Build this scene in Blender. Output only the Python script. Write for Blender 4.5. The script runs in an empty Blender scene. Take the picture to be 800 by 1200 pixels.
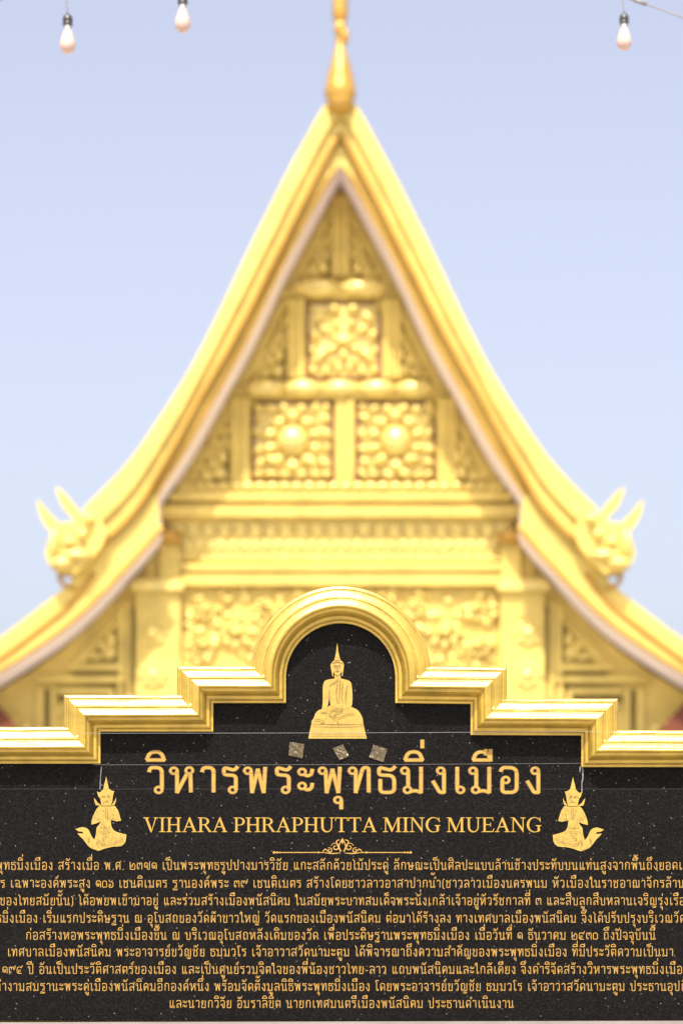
import bpy, bmesh, math, random
from mathutils import Vector, Matrix
random.seed(7)
R = math.radians
sc = bpy.context.scene
C = sc.collection

# ------------------------------------------------------------------ camera
EYE = 1.5                    # camera height
HOR = 1235.0                 # image row of the horizon (photo is 800 x 1200)
CX = 400.0
D_SIGN, D_BULB, D_TEMPLE = 5.4, 8.0, 40.0
K = 0.0003                   # metres per photo pixel per metre of distance (24 mm sensor, 100 mm lens)
cd = bpy.data.cameras.new('camera')
cam = bpy.data.objects.new('camera', cd); C.objects.link(cam); sc.camera = cam
cam.location = (0, 0, EYE); cam.rotation_euler = (R(90), 0, 0)
cd.sensor_fit = 'HORIZONTAL'; cd.sensor_width = 24; cd.lens = 100
cd.shift_x = 0.0; cd.shift_y = (HOR - 600.0) / 800.0
cd.clip_start = 0.1; cd.clip_end = 3000
cd.dof.use_dof = True; cd.dof.focus_distance = 5.38; cd.dof.aperture_fstop = 5.3; cd.dof.aperture_blades = 0

# ------------------------------------------------------------------ light
SUN_EL, SUN_AZ = 57.0, 8.0            # azimuth: degrees to the left of straight behind the camera
w = bpy.data.worlds.new('World'); sc.world = w; w.use_nodes = True
nt = w.node_tree; bg = nt.nodes['Background']
sky = nt.nodes.new('ShaderNodeTexSky'); sky.sky_type = 'NISHITA'; sky.sun_disc = False
sky.sun_elevation = R(SUN_EL); sky.sun_rotation = R(180 + SUN_AZ)
sky.altitude = 0; sky.air_density = 1.0; sky.dust_density = 5.2; sky.ozone_density = 1.5
hs = nt.nodes.new('ShaderNodeHueSaturation'); hs.inputs['Hue'].default_value = 0.520; hs.inputs['Saturation'].default_value = 0.55      # hazy dry-season air
nt.links.new(sky.outputs[0], hs.inputs['Color']); nt.links.new(hs.outputs[0], bg.inputs[0]); bg.inputs[1].default_value = 0.128
sd = bpy.data.lights.new('sun', 'SUN'); sd.energy = 4.0; sd.angle = R(0.53); sd.color = (1.0, 0.955, 0.88)
sun = bpy.data.objects.new('sun', sd); C.objects.link(sun)
sdir = Vector((-math.sin(R(SUN_AZ)) * math.cos(R(SUN_EL)), -math.cos(R(SUN_AZ)) * math.cos(R(SUN_EL)), math.sin(R(SUN_EL))))
sun.rotation_euler = sdir.to_track_quat('Z', 'Y').to_euler(); sun.location = sdir * 60
vs = sc.view_settings
vs.view_transform = 'Standard'; vs.look = 'None'; vs.gamma = 1; vs.use_curve_mapping = False
vs.exposure = 1.1
sc.cycles.max_bounces = 6; sc.cycles.use_denoising = True

# ------------------------------------------------------------------ helpers
def P(px, py, d, off=0.0):
    """photo pixel on the upright plane at distance d, pushed off metres towards the camera afterwards"""
    return Vector(((px - CX) * K * d, d - off, EYE + (HOR - py) * K * d))

def mat(name, base, rough=0.5, metal=0.0, noise=0.0, nscale=20.0, bump=0.0, bscale=60.0, spec=0.5, stretch=(1, 1, 1)):
    m = bpy.data.materials.new(name); m.use_nodes = True
    t = m.node_tree; b = t.nodes['Principled BSDF']
    b.inputs['Base Color'].default_value = (*base, 1); b.inputs['Roughness'].default_value = rough
    b.inputs['Metallic'].default_value = metal; b.inputs['Specular IOR Level'].default_value = spec
    if noise or bump:
        tc = t.nodes.new('ShaderNodeTexCoord'); mp = t.nodes.new('ShaderNodeMapping'); mp.inputs['Scale'].default_value = stretch
        t.links.new(tc.outputs['Object'], mp.inputs[0])
    if noise:
        n = t.nodes.new('ShaderNodeTexNoise'); n.inputs['Scale'].default_value = nscale; n.inputs['Detail'].default_value = 6; n.inputs['Roughness'].default_value = 0.65
        t.links.new(mp.outputs[0], n.inputs['Vector'])
        r = t.nodes.new('ShaderNodeValToRGB'); r.color_ramp.elements[0].position = 0.3; r.color_ramp.elements[1].position = 0.7
        r.color_ramp.elements[0].color = (*[c * (1 - noise) for c in base], 1)
        r.color_ramp.elements[1].color = (*[min(1, c * (1 + noise * 0.5)) for c in base], 1)
        t.links.new(n.outputs['Fac'], r.inputs[0]); t.links.new(r.outputs[0], b.inputs['Base Color'])
    if bump:
        n2 = t.nodes.new('ShaderNodeTexNoise'); n2.inputs['Scale'].default_value = bscale; n2.inputs['Detail'].default_value = 4
        t.links.new(mp.outputs[0], n2.inputs['Vector'])
        bp = t.nodes.new('ShaderNodeBump'); bp.inputs['Strength'].default_value = bump; bp.inputs['Distance'].default_value = 0.002
        t.links.new(n2.outputs['Fac'], bp.inputs['Height']); t.links.new(bp.outputs[0], b.inputs['Normal'])
    return m

def link(name, bm, m, parent=None, smooth=False):
    me = bpy.data.meshes.new(name)
    bmesh.ops.recalc_face_normals(bm, faces=bm.faces[:])
    bm.to_mesh(me); bm.free()
    if smooth:
        for p in me.polygons: p.use_smooth = True
    me.materials.append(m)
    o = bpy.data.objects.new(name, me); C.objects.link(o)
    if parent is not None:
        o.parent = parent; o.matrix_parent_inverse = Matrix.Translation(-world_loc(parent))
    return o

def world_loc(o):
    v = Vector(o.location)
    return v if o.parent is None else v        # parts keep world coordinates; only things are moved

def thing(name, label, cat, loc, group=None):
    o = bpy.data.objects.new(name, None); C.objects.link(o); o.location = loc; o.empty_display_size = 0.1
    o['label'] = label; o['category'] = cat
    if group: o['group'] = group
    return o

def tag(o, label, cat, group=None):
    o['label'] = label; o['category'] = cat
    if group: o['group'] = group

def prism(bm, pts, y0, y1):
    """upright polygon, pts = [(x, z)], front face at y0 and back face at y1"""
    a = [bm.verts.new((x, y0, z)) for x, z in pts]; b = [bm.verts.new((x, y1, z)) for x, z in pts]
    n = len(pts)
    bm.faces.new(a); bm.faces.new(b[::-1])
    for i in range(n): bm.faces.new((a[i], b[i], b[(i + 1) % n], a[(i + 1) % n]))

def pxz(pts, d):
    return [((x - CX) * K * d, EYE + (HOR - y) * K * d) for x, y in pts]

def pprism(bm, pts, d, front, back=0.0):
    """polygon in photo pixels on plane d, front/back = metres towards the camera"""
    prism(bm, pxz(pts, d), d - front, d - back)

def box(bm, x0, x1, y0, y1, z0, z1):
    prism(bm, [(x0, z0), (x1, z0), (x1, z1), (x0, z1)], y0, y1)

def pbox(bm, px0, py0, px1, py1, d, front, back=0.0):
    pprism(bm, [(px0, py1), (px1, py1), (px1, py0), (px0, py0)], d, front, back)

def ball(bm, c, rx, ry, rz, u=12, v=8):
    bmesh.ops.create_uvsphere(bm, u_segments=u, v_segments=v, radius=1.0,
                              matrix=Matrix.Translation(c) @ Matrix.Diagonal((rx, ry, rz, 1)))

def pball(bm, px, py, rpx, rpy, d, depth, off=0.0, rot=0.0, u=12, v=8):
    c = P(px, py, d, off); s = K * d
    bmesh.ops.create_uvsphere(bm, u_segments=u, v_segments=v, radius=1.0,
                              matrix=Matrix.Translation(c) @ Matrix.Rotation(rot, 4, 'Y') @ Matrix.Diagonal((rpx * s, depth, rpy * s, 1)))

def lathe(bm, prof, c, seg=24):
    """prof = [(r, z)] around the vertical through c"""
    rings = []
    for r, z in prof:
        rings.append([bm.verts.new((c[0] + r * math.cos(2 * math.pi * k / seg), c[1] + r * math.sin(2 * math.pi * k / seg), z)) for k in range(seg)])
    for a, b in zip(rings, rings[1:]):
        for k in range(seg): bm.faces.new((a[k], a[(k + 1) % seg], b[(k + 1) % seg], b[k]))
    bm.faces.new(rings[0][::-1]); bm.faces.new(rings[-1])

def tube(bm, pts, r, seg=8):
    pts = [Vector(p) for p in pts]; rings = []
    for i, p in enumerate(pts):
        t = (pts[min(i + 1, len(pts) - 1)] - pts[max(i - 1, 0)]).normalized()
        up = Vector((0, 1, 0)) if abs(t.y) < 0.9 else Vector((0, 0, 1))
        a = t.cross(up).normalized(); b = t.cross(a).normalized()
        rr = r[i] if isinstance(r, (list, tuple)) else r
        rings.append([bm.verts.new(p + rr * (a * math.cos(2 * math.pi * k / seg) + b * math.sin(2 * math.pi * k / seg))) for k in range(seg)])
    for a, b in zip(rings, rings[1:]):
        for k in range(seg): bm.faces.new((a[k], a[(k + 1) % seg], b[(k + 1) % seg], b[k]))
    bm.faces.new(rings[0][::-1]); bm.faces.new(rings[-1])

def extrude_strip(bm, pts, y0, y1):
    """a curved sheet: the open line pts [(x,z)] carried from depth y0 to y1"""
    a = [bm.verts.new((x, y0, z)) for x, z in pts]; b = [bm.verts.new((x, y1, z)) for x, z in pts]
    for i in range(len(pts) - 1): bm.faces.new((a[i], a[i + 1], b[i + 1], b[i]))

def smooth_line(pts, n=6):
    """Catmull-Rom through pts"""
    out = []
    for i in range(len(pts) - 1):
        p0, p1, p2, p3 = pts[max(i - 1, 0)], pts[i], pts[i + 1], pts[min(i + 2, len(pts) - 1)]
        for k in range(n):
            t = k / n
            out.append(tuple(0.5 * (2 * p1[j] + (p2[j] - p0[j]) * t + (2 * p0[j] - 5 * p1[j] + 4 * p2[j] - p3[j]) * t * t + (3 * p1[j] - p0[j] - 3 * p2[j] + p3[j]) * t ** 3) for j in range(2)))
    out.append(pts[-1])
    return out

def inside(pt, poly):
    x, y = pt; r = False
    for i in range(len(poly)):
        (x1, y1), (x2, y2) = poly[i], poly[(i + 1) % len(poly)]
        if (y1 > y) != (y2 > y) and x < (x2 - x1) * (y - y1) / (y2 - y1) + x1: r = not r
    return r

def smooth_closed(pts):
    """pts with every corner kept; extra points only where the turn is gentle"""
    out = []; n = len(pts)
    def turn(a, b, c):
        u = Vector((b[0] - a[0], b[1] - a[1])); v = Vector((c[0] - b[0], c[1] - b[1]))
        return u.angle(v) if u.length and v.length else 9
    for i in range(n):
        p0, p1, p2, p3 = pts[i - 1], pts[i], pts[(i + 1) % n], pts[(i + 2) % n]
        out.append(p1)
        if turn(p0, p1, p2) < 0.9 and turn(p1, p2, p3) < 0.9:
            t = .5
            out.append(tuple(0.5 * (2 * p1[j] + (p2[j] - p0[j]) * t + (2 * p0[j] - 5 * p1[j] + 4 * p2[j] - p3[j]) * t * t + (3 * p1[j] - p0[j] - 3 * p2[j] + p3[j]) * t ** 3) for j in range(2)))
    return out

MIR = 797.0                     # temple's own axis: mirrored column = MIR - px
def mir(pts): return [(MIR - x, y) for x, y in pts]

# ------------------------------------------------------------------ materials
M = {}
M['ground'] = mat('paving', (0.38, 0.36, 0.32), 0.85, noise=0.25, nscale=0.8)
M['temple_gold'] = mat('temple_gold_paint', (0.60, 0.43, 0.098), 0.42, 0.2, noise=0.24, nscale=2.2)
M['relief_gold'] = mat('relief_gold_leaf', (0.69, 0.52, 0.142), 0.38, 0.22, noise=0.32, nscale=7.0)
rb_ = M['relief_gold'].node_tree.nodes['Principled BSDF']; rb_.inputs['Coat Weight'].default_value = 0.3; rb_.inputs['Coat Roughness'].default_value = 0.38
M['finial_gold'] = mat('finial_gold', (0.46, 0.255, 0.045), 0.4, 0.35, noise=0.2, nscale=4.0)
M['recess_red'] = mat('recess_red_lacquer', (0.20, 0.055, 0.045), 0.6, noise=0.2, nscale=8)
M['recess_shade'] = mat('painted_gap_shade', (0.19, 0.135, 0.035), 0.8)  # shade in gaps and recesses of the carving, painted as a dark olive colour
M['soffit'] = mat('soffit_plaster', (0.84, 0.73, 0.73), 0.8, noise=0.06, nscale=2)
M['red'] = mat('red_roof_paint', (0.13, 0.040, 0.022), 0.7, spec=0.15, noise=0.15, nscale=3)
M['cream'] = mat('cream_wall', (0.62, 0.55, 0.42), 0.8, noise=0.06, nscale=2)
M['frame_gold'] = mat('sign_frame_gold_paint', (0.49, 0.315, 0.044), 0.34, 0.5, noise=0.30, nscale=16, bump=0.5, bscale=90)
fb_ = M['frame_gold'].node_tree.nodes['Principled BSDF']; fb_.inputs['Coat Weight'].default_value = 0.55; fb_.inputs['Coat Roughness'].default_value = 0.38
M['letter_gold'] = mat('gilded_lettering', (0.33, 0.192, 0.024), 0.5, 0.1, noise=0.22, nscale=55)
M['small_gold'] = mat('inscription_gold', (0.345, 0.19, 0.032), 0.55, 0.05, noise=0.2, nscale=70)
M['emblem_gold'] = mat('gilded_emblem', (0.34, 0.225, 0.038), 0.5, 0.1, noise=0.2, nscale=70)
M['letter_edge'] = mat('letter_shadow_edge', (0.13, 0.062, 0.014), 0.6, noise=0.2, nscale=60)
M['engraved'] = mat('engraved_line', (0.16, 0.085, 0.02), 0.7)
M['leaf_square'] = mat('crumpled_gold_leaf', (0.26, 0.20, 0.12), 0.25, 0.55, noise=0.45, nscale=120, bump=1.0, bscale=160)
M['thread'] = mat('nylon_thread', (0.26, 0.245, 0.23), 0.4)
M['drip'] = mat('lime_drip', (0.16, 0.155, 0.18), 0.7, noise=0.4, nscale=80)
M['seam'] = mat('dark_joint', (0.006, 0.005, 0.005), 0.9)
M['plinth'] = mat('pale_plinth', (0.20, 0.165, 0.15), 0.7, noise=0.2, nscale=10)
M['black'] = mat('black_rubber', (0.018, 0.017, 0.018), 0.45)
M['socket'] = mat('socket_bakelite', (0.035, 0.032, 0.03), 0.35)
M['collar'] = mat('bulb_cap_metal', (0.55, 0.50, 0.44), 0.3, 0.8)
M['cord'] = mat('grey_cord', (0.20, 0.17, 0.16), 0.6)

def granite():
    m = bpy.data.materials.new('black_granite'); m.use_nodes = True
    t = m.node_tree; b = t.nodes['Principled BSDF']; N = t.nodes.new; L = t.links.new
    tc = N('ShaderNodeTexCoord')
    v1 = N('ShaderNodeTexVoronoi'); v1.inputs['Scale'].default_value = 470; L(tc.outputs['Object'], v1.inputs['Vector'])
    s1 = N('ShaderNodeSeparateColor'); L(v1.outputs['Color'], s1.inputs[0])
    r1 = N('ShaderNodeValToRGB'); e = r1.color_ramp.elements
    e[0].position = 0.0; e[0].color = (0.003, 0.0026, 0.0026, 1); e[1].position = 1.0; e[1].color = (0.012, 0.0102, 0.0098, 1)
    x = e.new(0.6); x.color = (0.005, 0.0044, 0.0042, 1)
    L(s1.outputs[0], r1.inputs[0])
    v2 = N('ShaderNodeTexVoronoi'); v2.inputs['Scale'].default_value = 210; L(tc.outputs['Object'], v2.inputs['Vector'])
    s2 = N('ShaderNodeSeparateColor'); L(v2.outputs['Color'], s2.inputs[0])
    # only some cells hold a mica fleck, and only near the cell's centre
    g = N('ShaderNodeMath'); g.operation = 'GREATER_THAN'; g.inputs[1].default_value = 0.968; L(s2.outputs[1], g.inputs[0])
    rr = N('ShaderNodeMath'); rr.operation = 'MULTIPLY'; rr.inputs[1].default_value = 0.27; L(s2.outputs[2], rr.inputs[0])
    d = N('ShaderNodeMath'); d.operation = 'LESS_THAN'; L(v2.outputs['Distance'], d.inputs[0]); L(rr.outputs[0], d.inputs[1])
    f = N('ShaderNodeMath'); f.operation = 'MULTIPLY'; L(g.outputs[0], f.inputs[0]); L(d.outputs[0], f.inputs[1])
    mx = N('ShaderNodeMix'); mx.data_type = 'RGBA'; L(f.outputs[0], mx.inputs[0]); L(r1.outputs[0], mx.inputs[6]); mx.inputs[7].default_value = (0.12, 0.11, 0.105, 1)
    n = N('ShaderNodeTexNoise'); n.inputs['Scale'].default_value = 9; n.inputs['Detail'].default_value = 5; L(tc.outputs['Object'], n.inputs['Vector'])
    mr = N('ShaderNodeMapRange'); mr.inputs[1].default_value = 0.3; mr.inputs[2].default_value = 0.7; mr.inputs[3].default_value = 0.38; mr.inputs[4].default_value = 0.55
    L(n.outputs['Fac'], mr.inputs[0]); L(mr.outputs[0], b.inputs['Roughness'])
    L(mx.outputs[2], b.inputs['Base Color']); b.inputs['Specular IOR Level'].default_value = 0.05
    return m
M['granite'] = granite()

def bulb_glass():
    m = mat('frosted_bulb', (0.52, 0.36, 0.30), 0.3)
    b = m.node_tree.nodes['Principled BSDF']
    b.inputs['Subsurface Weight'].default_value = 0.3; b.inputs['Subsurface Radius'].default_value = (0.02, 0.012, 0.008)
    b.inputs['Subsurface Scale'].default_value = 1.0
    return m
M['bulb'] = bulb_glass()

# ------------------------------------------------------------------ ground
bm = bmesh.new()
for v in ((-900, -300, 0), (900, -300, 0), (900, 1500, 0), (-900, 1500, 0)): bm.verts.new(v)
bm.verts.ensure_lookup_table(); bm.faces.new(bm.verts)
g = link('ground', bm, M['ground']); g['kind'] = 'structure'

# ================================================================== TEMPLE
D = D_TEMPLE
S = K * D                       # metres per pixel at the pediment wall
FRONT = 1.0                     # how far the bargeboards stand in front of the pediment
DB = D - FRONT
temple = thing('temple_hall', 'golden temple hall with steep carved gable rising behind the black sign', 'temple', (0, D, 0))

# outlines measured for the left half (photo pixels), on the plane of the bargeboards
U = [(398.5, 124), (382, 126)] + smooth_line([(379, 130), (367, 150), (340, 200), (322, 235), (291, 298), (253, 378), (222, 438), (187, 494), (155, 540), (127, 571), (100, 598)], 4)
DL = smooth_line([(398.5, 157), (386, 178), (359, 230), (326, 296), (298, 352), (271, 404), (235, 466), (206, 520), (190, 548), (162, 595), (123, 636), (104, 652)], 4)
I1 = smooth_line([(398.5, 191), (372, 236), (339, 297), (313, 350), (289, 400), (253, 465), (221, 522), (184, 580)], 4)
I2 = smooth_line([(187, 621), (162, 651), (107, 709), (65, 745), (0, 788), (-70, 826), (-150, 862), (-240, 893)], 4)
LO = smooth_line([(104, 652), (78, 686), (40, 717), (0, 747), (-70, 793), (-150, 832), (-240, 866)], 4)

def side_parts(fl):
    mm = mir if fl else (lambda p: list(p))
    # upper board: outer face, stands forward; a raised bead along its lower edge
    b = bmesh.new()
    pprism(b, mm(U + DL[::-1]), DB, 0.10, -0.15)
    o = link('upper_bargeboard', b, M['temple_gold'], temple)
    # raised outer band (about two thirds of the board)
    b = bmesh.new()
    n = min(len(U), len(DL)); band = []; bead_a = []; bead_b = []
    for i in range(40):
        t = i / 39
        u = U[round(t * (len(U) - 1))]; dl = DL[round(t * (len(DL) - 1))]
        band.append((u, (u[0] * 0.42 + dl[0] * 0.58, u[1] * 0.42 + dl[1] * 0.58)))
    pprism(b, mm([q[0] for q in band] + [q[1] for q in band][::-1]), DB, 0.19, 0.101)
    link('raised_band', b, M['temple_gold'], o)
    b = bmesh.new()
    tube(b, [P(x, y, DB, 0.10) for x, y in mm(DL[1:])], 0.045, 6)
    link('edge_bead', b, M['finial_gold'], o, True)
    # inner and lower board in one sweep, set back behind the upper board
    b = bmesh.new()
    pprism(b, mm(DL[:-1] + LO + I2[::-1] + I1[::-1]), DB, 0.0, -0.10)
    o2 = link('lower_bargeboard', b, M['temple_gold'], temple)
    b = bmesh.new()
    lowband = [(x, y) for x, y in LO]
    for i in range(len(LO)):
        pass
    lo2 = [(x + (I2[min(len(I2) - 1, i + 4)][0] - x) * 0.0 + 6, y + 20) for i, (x, y) in enumerate(LO)]
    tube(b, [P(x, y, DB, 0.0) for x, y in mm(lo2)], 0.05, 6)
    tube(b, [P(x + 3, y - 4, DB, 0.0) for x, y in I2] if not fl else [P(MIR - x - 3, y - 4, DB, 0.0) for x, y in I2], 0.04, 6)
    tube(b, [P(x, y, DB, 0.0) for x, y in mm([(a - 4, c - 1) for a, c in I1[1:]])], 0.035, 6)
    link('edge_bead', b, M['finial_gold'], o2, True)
    # soffit under both tiers, from the boards back to the pediment wall
    b = bmesh.new()
    edge = pxz(mm(I1 + I2), DB)
    extrude_strip(b, edge, DB + 0.101, D + 0.05)
    link('soffit', b, M['soffit'], temple)
    # roof slopes behind the boards
    b = bmesh.new()
    up = pxz(mm(U), DB); lo = pxz(mm(LO), DB)
    extrude_strip(b, [(x * 0.985, z - 0.08) for x, z in up], DB + 0.16, DB + 13)
    extrude_strip(b, [(x * 0.985, z - 0.08) for x, z in lo], DB + 0.12, DB + 13)
    link('roof_slope', b, M['red'], temple)
    # naga head at the foot of the upper board
    b = bmesh.new()
    def q(pts): return [(40 + x / 5.0, 560 + y / 5.0) for x, y in pts]
    neck = q([(150, 570), (95, 520), (76, 455), (95, 385), (110, 330), (150, 300), (185, 275), (215, 285), (265, 250), (310, 225), (345, 235), (390, 250), (440, 330), (400, 420), (330, 510), (250, 575)])
    pprism(b, mm(neck), DB, 0.24, -0.14)
    nh = link('naga_head', b, M['temple_gold'], temple)
    b = bmesh.new()
    pprism(b, mm(smooth_closed(q([(22, 130), (64, 180), (108, 232), (148, 268), (168, 310), (140, 345), (98, 318), (60, 268), (32, 200)]))), DB, 0.12, -0.04)
    pprism(b, mm(smooth_closed(q([(130, 58), (180, 98), (230, 156), (274, 208), (312, 262), (250, 285), (228, 240), (204, 210), (172, 180), (148, 122)]))), DB, 0.12, -0.04)
    link('crest_horn', b, M['temple_gold'], nh)
    b = bmesh.new()
    for x, y, rx, ry, dp in ((175, 520, 70, 42, .16), (130, 400, 32, 95, .14), (215, 398, 34, 36, .14), (292, 352, 34, 36, .14), (333, 262, 36, 36, .15), (250, 470, 100, 30, .12)):
        px, py = q([(x, y)])[0]
        if fl: px = MIR - px
        pball(b, px, py, rx / 5, ry / 5, DB, dp, 0.24)
    link('scale_boss', b, M['relief_gold'], nh, True)
    # small hook under the chin
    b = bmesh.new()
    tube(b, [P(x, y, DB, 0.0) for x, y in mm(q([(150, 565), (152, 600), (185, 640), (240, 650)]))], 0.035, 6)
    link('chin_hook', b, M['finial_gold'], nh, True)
    # red eave bracket low under the lower tier
    b = bmesh.new()
    pprism(b, mm([(-76, 766), (-34, 800), (-2, 826), (27, 858), (56, 897), (12, 910), (-28, 888), (-88, 825)]), D, 0.62, 0.38)
    link('eave_bracket', b, M['red'], temple)
side_parts(False); side_parts(True)

# finial on the apex
b = bmesh.new()
fc = P(398.5, 130, DB)
prof = [(3, 139), (10, 137), (13, 134.5), (13.5, 132), (16, 130), (14.8, 127), (17.6, 121), (18.4, 116), (18.0, 110), (16.8, 106), (16.4, 103), (14.8, 96), (14.6, 93), (12.4, 86), (11.8, 83), (9.2, 75), (8.6, 72), (6.3, 64), (5.3, 58), (5.0, 50), (6.6, 46), (7.6, 41), (7.2, 36), (5.2, 33), (8.2, 30), (9.2, 22), (8.6, 8), (7.5, -8), (5, -30), (3, -60), (1, -95)]
lathe(b, [(r * K * DB, EYE + (HOR - y) * K * DB) for r, y in prof], (fc.x, fc.y - 0.24), 20)
fin = link('apex_finial', b, M['finial_gold'], temple, True)
b = bmesh.new()
pball(b, 404, 48, 5, 7, DB, 0.06, 0.26)
pball(b, 406, 54, 3.2, 4, DB, 0.05, 0.26)
link('finial_beak', b, M['finial_gold'], fin, True)

# pediment wall
b = bmesh.new()
wall = [(398.5, 196)] + [(x, y) for x, y in I1[2::3]] + [(184, 585), (187, 621)] + [(x, y) for x, y in I2[2:-6:3]]
left = [(x, y + 22) for x, y in wall]
poly = left + [(left[-1][0], 1000)] + [(MIR - left[-1][0], 1000)] + mir(left[1:])[::-1]
prism(b, pxz(poly, D), D, D + 0.3)
ped = link('pediment_wall', b, M['temple_gold'], temple)

def relief(name, m=None, parent=ped, smooth=True):
    bb = bmesh.new()
    return bb, lambda: link(name, bb, m or M['relief_gold'], parent, smooth)

# raking frame ribs inside the soffit
b = bmesh.new()
rake = [(398.5, 235), (372, 280), (344, 335), (316, 392), (292, 440), (262, 495), (238, 540), (214, 582)]
for off, r in ((0, .05), (9, .05), (17, .04)):
    for mm in (lambda p: p, mir):
        tube(b, [P(x, y, D, 0.03) for x, y in mm([(x + off, y + off * 0.35) for x, y in rake])], r, 6)
link('raking_rib', b, M['temple_gold'], ped)
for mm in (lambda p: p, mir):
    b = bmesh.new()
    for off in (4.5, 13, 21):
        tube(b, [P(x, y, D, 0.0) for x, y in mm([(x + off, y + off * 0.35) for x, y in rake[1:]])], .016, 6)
    link('rib_gap', b, M['recess_shade'], ped)  # shade between the ribs, drawn as thin dark lines

def bar(px0, py0, px1, py1, depth=0.12, m='temple_gold', name='frame_bar', parent=ped):
    bb = bmesh.new(); pbox(bb, px0, py0, px1, py1, D, depth, 0.0)
    return link(name, bb, M[m], parent)
def fluted(px0, py0, px1, py1):
    bb = bmesh.new(); pbox(bb, px0, py0, px1, py1, D, 0.10, 0.0)
    w_ = px1 - px0
    for f in (0.18, 0.5, 0.82):
        x = px0 + w_ * f
        tube(bb, [P(x, py0 + 1, D, 0.10), P(x, py1 - 1, D, 0.10)], 0.055 * w_ / 20, 6)
    y = py0 + 6
    while y < py1 - 3:
        pball(bb, px0 + w_ * .5, y, w_ * .2, 3, D, .05, .12); y += 9
    return link('carved_post', bb, M['temple_gold'], ped)

def torus_bar(px0, px1, y0, y1, lobes):
    bb = bmesh.new(); h = (y1 - y0)
    pbox(bb, px0 - 22, y0 + h * .45, px1 + 22, y1, D, 0.10, 0.0)
    n = lobes; wl = (px1 - px0) / n
    for i in range(n):
        pball(bb, px0 + wl * (i + .5), y0 + h * .55, wl * .56, h * .52, D, 0.20, 0.08, u=16, v=10)
    return link('cornice_roll', bb, M['relief_gold'], ped, True)

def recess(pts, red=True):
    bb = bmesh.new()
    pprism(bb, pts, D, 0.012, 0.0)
    return link('recess_panel', bb, M['recess_red' if red else 'recess_shade'], ped)

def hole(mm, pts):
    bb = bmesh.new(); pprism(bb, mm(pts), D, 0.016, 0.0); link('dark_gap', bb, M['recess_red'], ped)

def flower_panel(x0, y0, x1, y1, kind):
    recess([(x0 - 3, y1 + 2), (x1 + 3, y1 + 2), (x1 + 3, y0 - 2), (x0 - 3, y0 - 2)])
    cx, cy, w_, h_ = (x0 + x1) / 2, (y0 + y1) / 2, (x1 - x0), (y1 - y0)
    bb = bmesh.new(); pbox(bb, x0 + 2.5, y0 + 2, x1 - 2.5, y1 - 2, D, .04, .0)
    link('panel_ground', bb, M['relief_gold'], ped)
    bb = bmesh.new()
    rnd = random.Random(int(x0))
    if kind == 'lotus':
        for k in range(10):
            a = 2 * math.pi * (k + .5) / 10
            pball(bb, cx + math.cos(a) * w_ * .29, cy + math.sin(a) * h_ * .29, w_ * rnd.uniform(.08, .11), h_ * rnd.uniform(.05, .075), D, .12, .05, -a + rnd.uniform(-.4, .4))
        for sx in (-1, 1):
            for fx, fy, r_, dp in ((.24, .26, .085, .18), (.43, .10, .075, .13), (.43, -.10, .075, .13), (.41, .29, .08, .15), (.41, -.29, .08, .13), (.43, .43, .075, .12), (.43, -.43, .065, .10), (.27, .43, .075, .13), (.27, -.42, .075, .12), (.10, .43, .085, .16), (.10, -.42, .085, .13), (.24, -.25, .06, .10)):
                pball(bb, cx + (sx * fx + rnd.uniform(-.012, .012)) * w_, cy + (fy + rnd.uniform(-.012, .012)) * h_, r_ * w_ * rnd.uniform(.85, 1.45), r_ * h_ * rnd.uniform(.6, .85), D, dp * rnd.uniform(.8, 1.2), .05, rnd.uniform(-1.1, 1.1))
        pball(bb, cx, cy + h_ * .33, w_ * .11, h_ * .08, D, .15, .05)
        pball(bb, cx, cy - h_ * .33, w_ * .13, h_ * .06, D, .14, .05)
    else:
        for s in (-1, 1):
            for (fx, fy, rx, ry, ro, dp) in ((.13, -.40, .085, .08, 0, .16), (.33, -.30, .12, .07, .7, .11), (.40, -.06, .08, .08, 0, .13), (.26, -.14, .12, .05, -.5, .1),
                                             (.33, .22, .07, .17, -.75, .12), (.42, .40, .07, .06, 0, .10), (.16, .30, .055, .055, 0, .13), (.07, .38, .05, .06, 0, .11),
                                             (.18, .12, .13, .05, .35, .1), (.10, -.22, .07, .06, .4, .09), (.43, .14, .05, .06, 0, .08), (.25, .42, .06, .05, .3, .1), (.44, -.42, .04, .05, 0, .08)):
                pball(bb, cx + s * fx * w_, cy + fy * h_, rx * w_, ry * h_, D, dp, .05, s * ro)
        pball(bb, cx, cy + .0 * h_, w_ * .17, h_ * .10, D, .13, .05)
        pball(bb, cx, cy - .12 * h_, w_ * .10, h_ * .08, D, .12, .05)
        pball(bb, cx, cy + .20 * h_, w_ * .06, h_ * .09, D, .12, .05)
    o = link('floral_panel', bb, M['relief_gold'], ped, True)
    if kind == 'lotus':
        bb = bmesh.new()
        pball(bb, cx, cy, w_ * .205, h_ * .205, D, .22, .06, u=20, v=12)
        link('flower_boss', bb, M['relief_gold'], o, True)
    return o

def carve(mm, poly, n, r0, r1, seed, dp=.08):
    rr = random.Random(seed); bb = bmesh.new(); k = 0; tries = 0
    xs_ = [p[0] for p in poly]; ys_ = [p[1] for p in poly]
    while k < n and tries < 4000:
        tries += 1
        x, y = rr.uniform(min(xs_), max(xs_)), rr.uniform(min(ys_), max(ys_))
        if not inside((x, y), poly): continue
        r = rr.uniform(r0, r1); x_ = mm([(x, y)])[0][0]
        pball(bb, x_, y, r * rr.uniform(.5, .9), r, D, rr.uniform(.5, 1.1) * dp, .01, rr.uniform(-1.5, 1.5), 8, 6); k += 1
    return link('leaf_pattern', bb, M['relief_gold'], ped, True)

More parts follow.
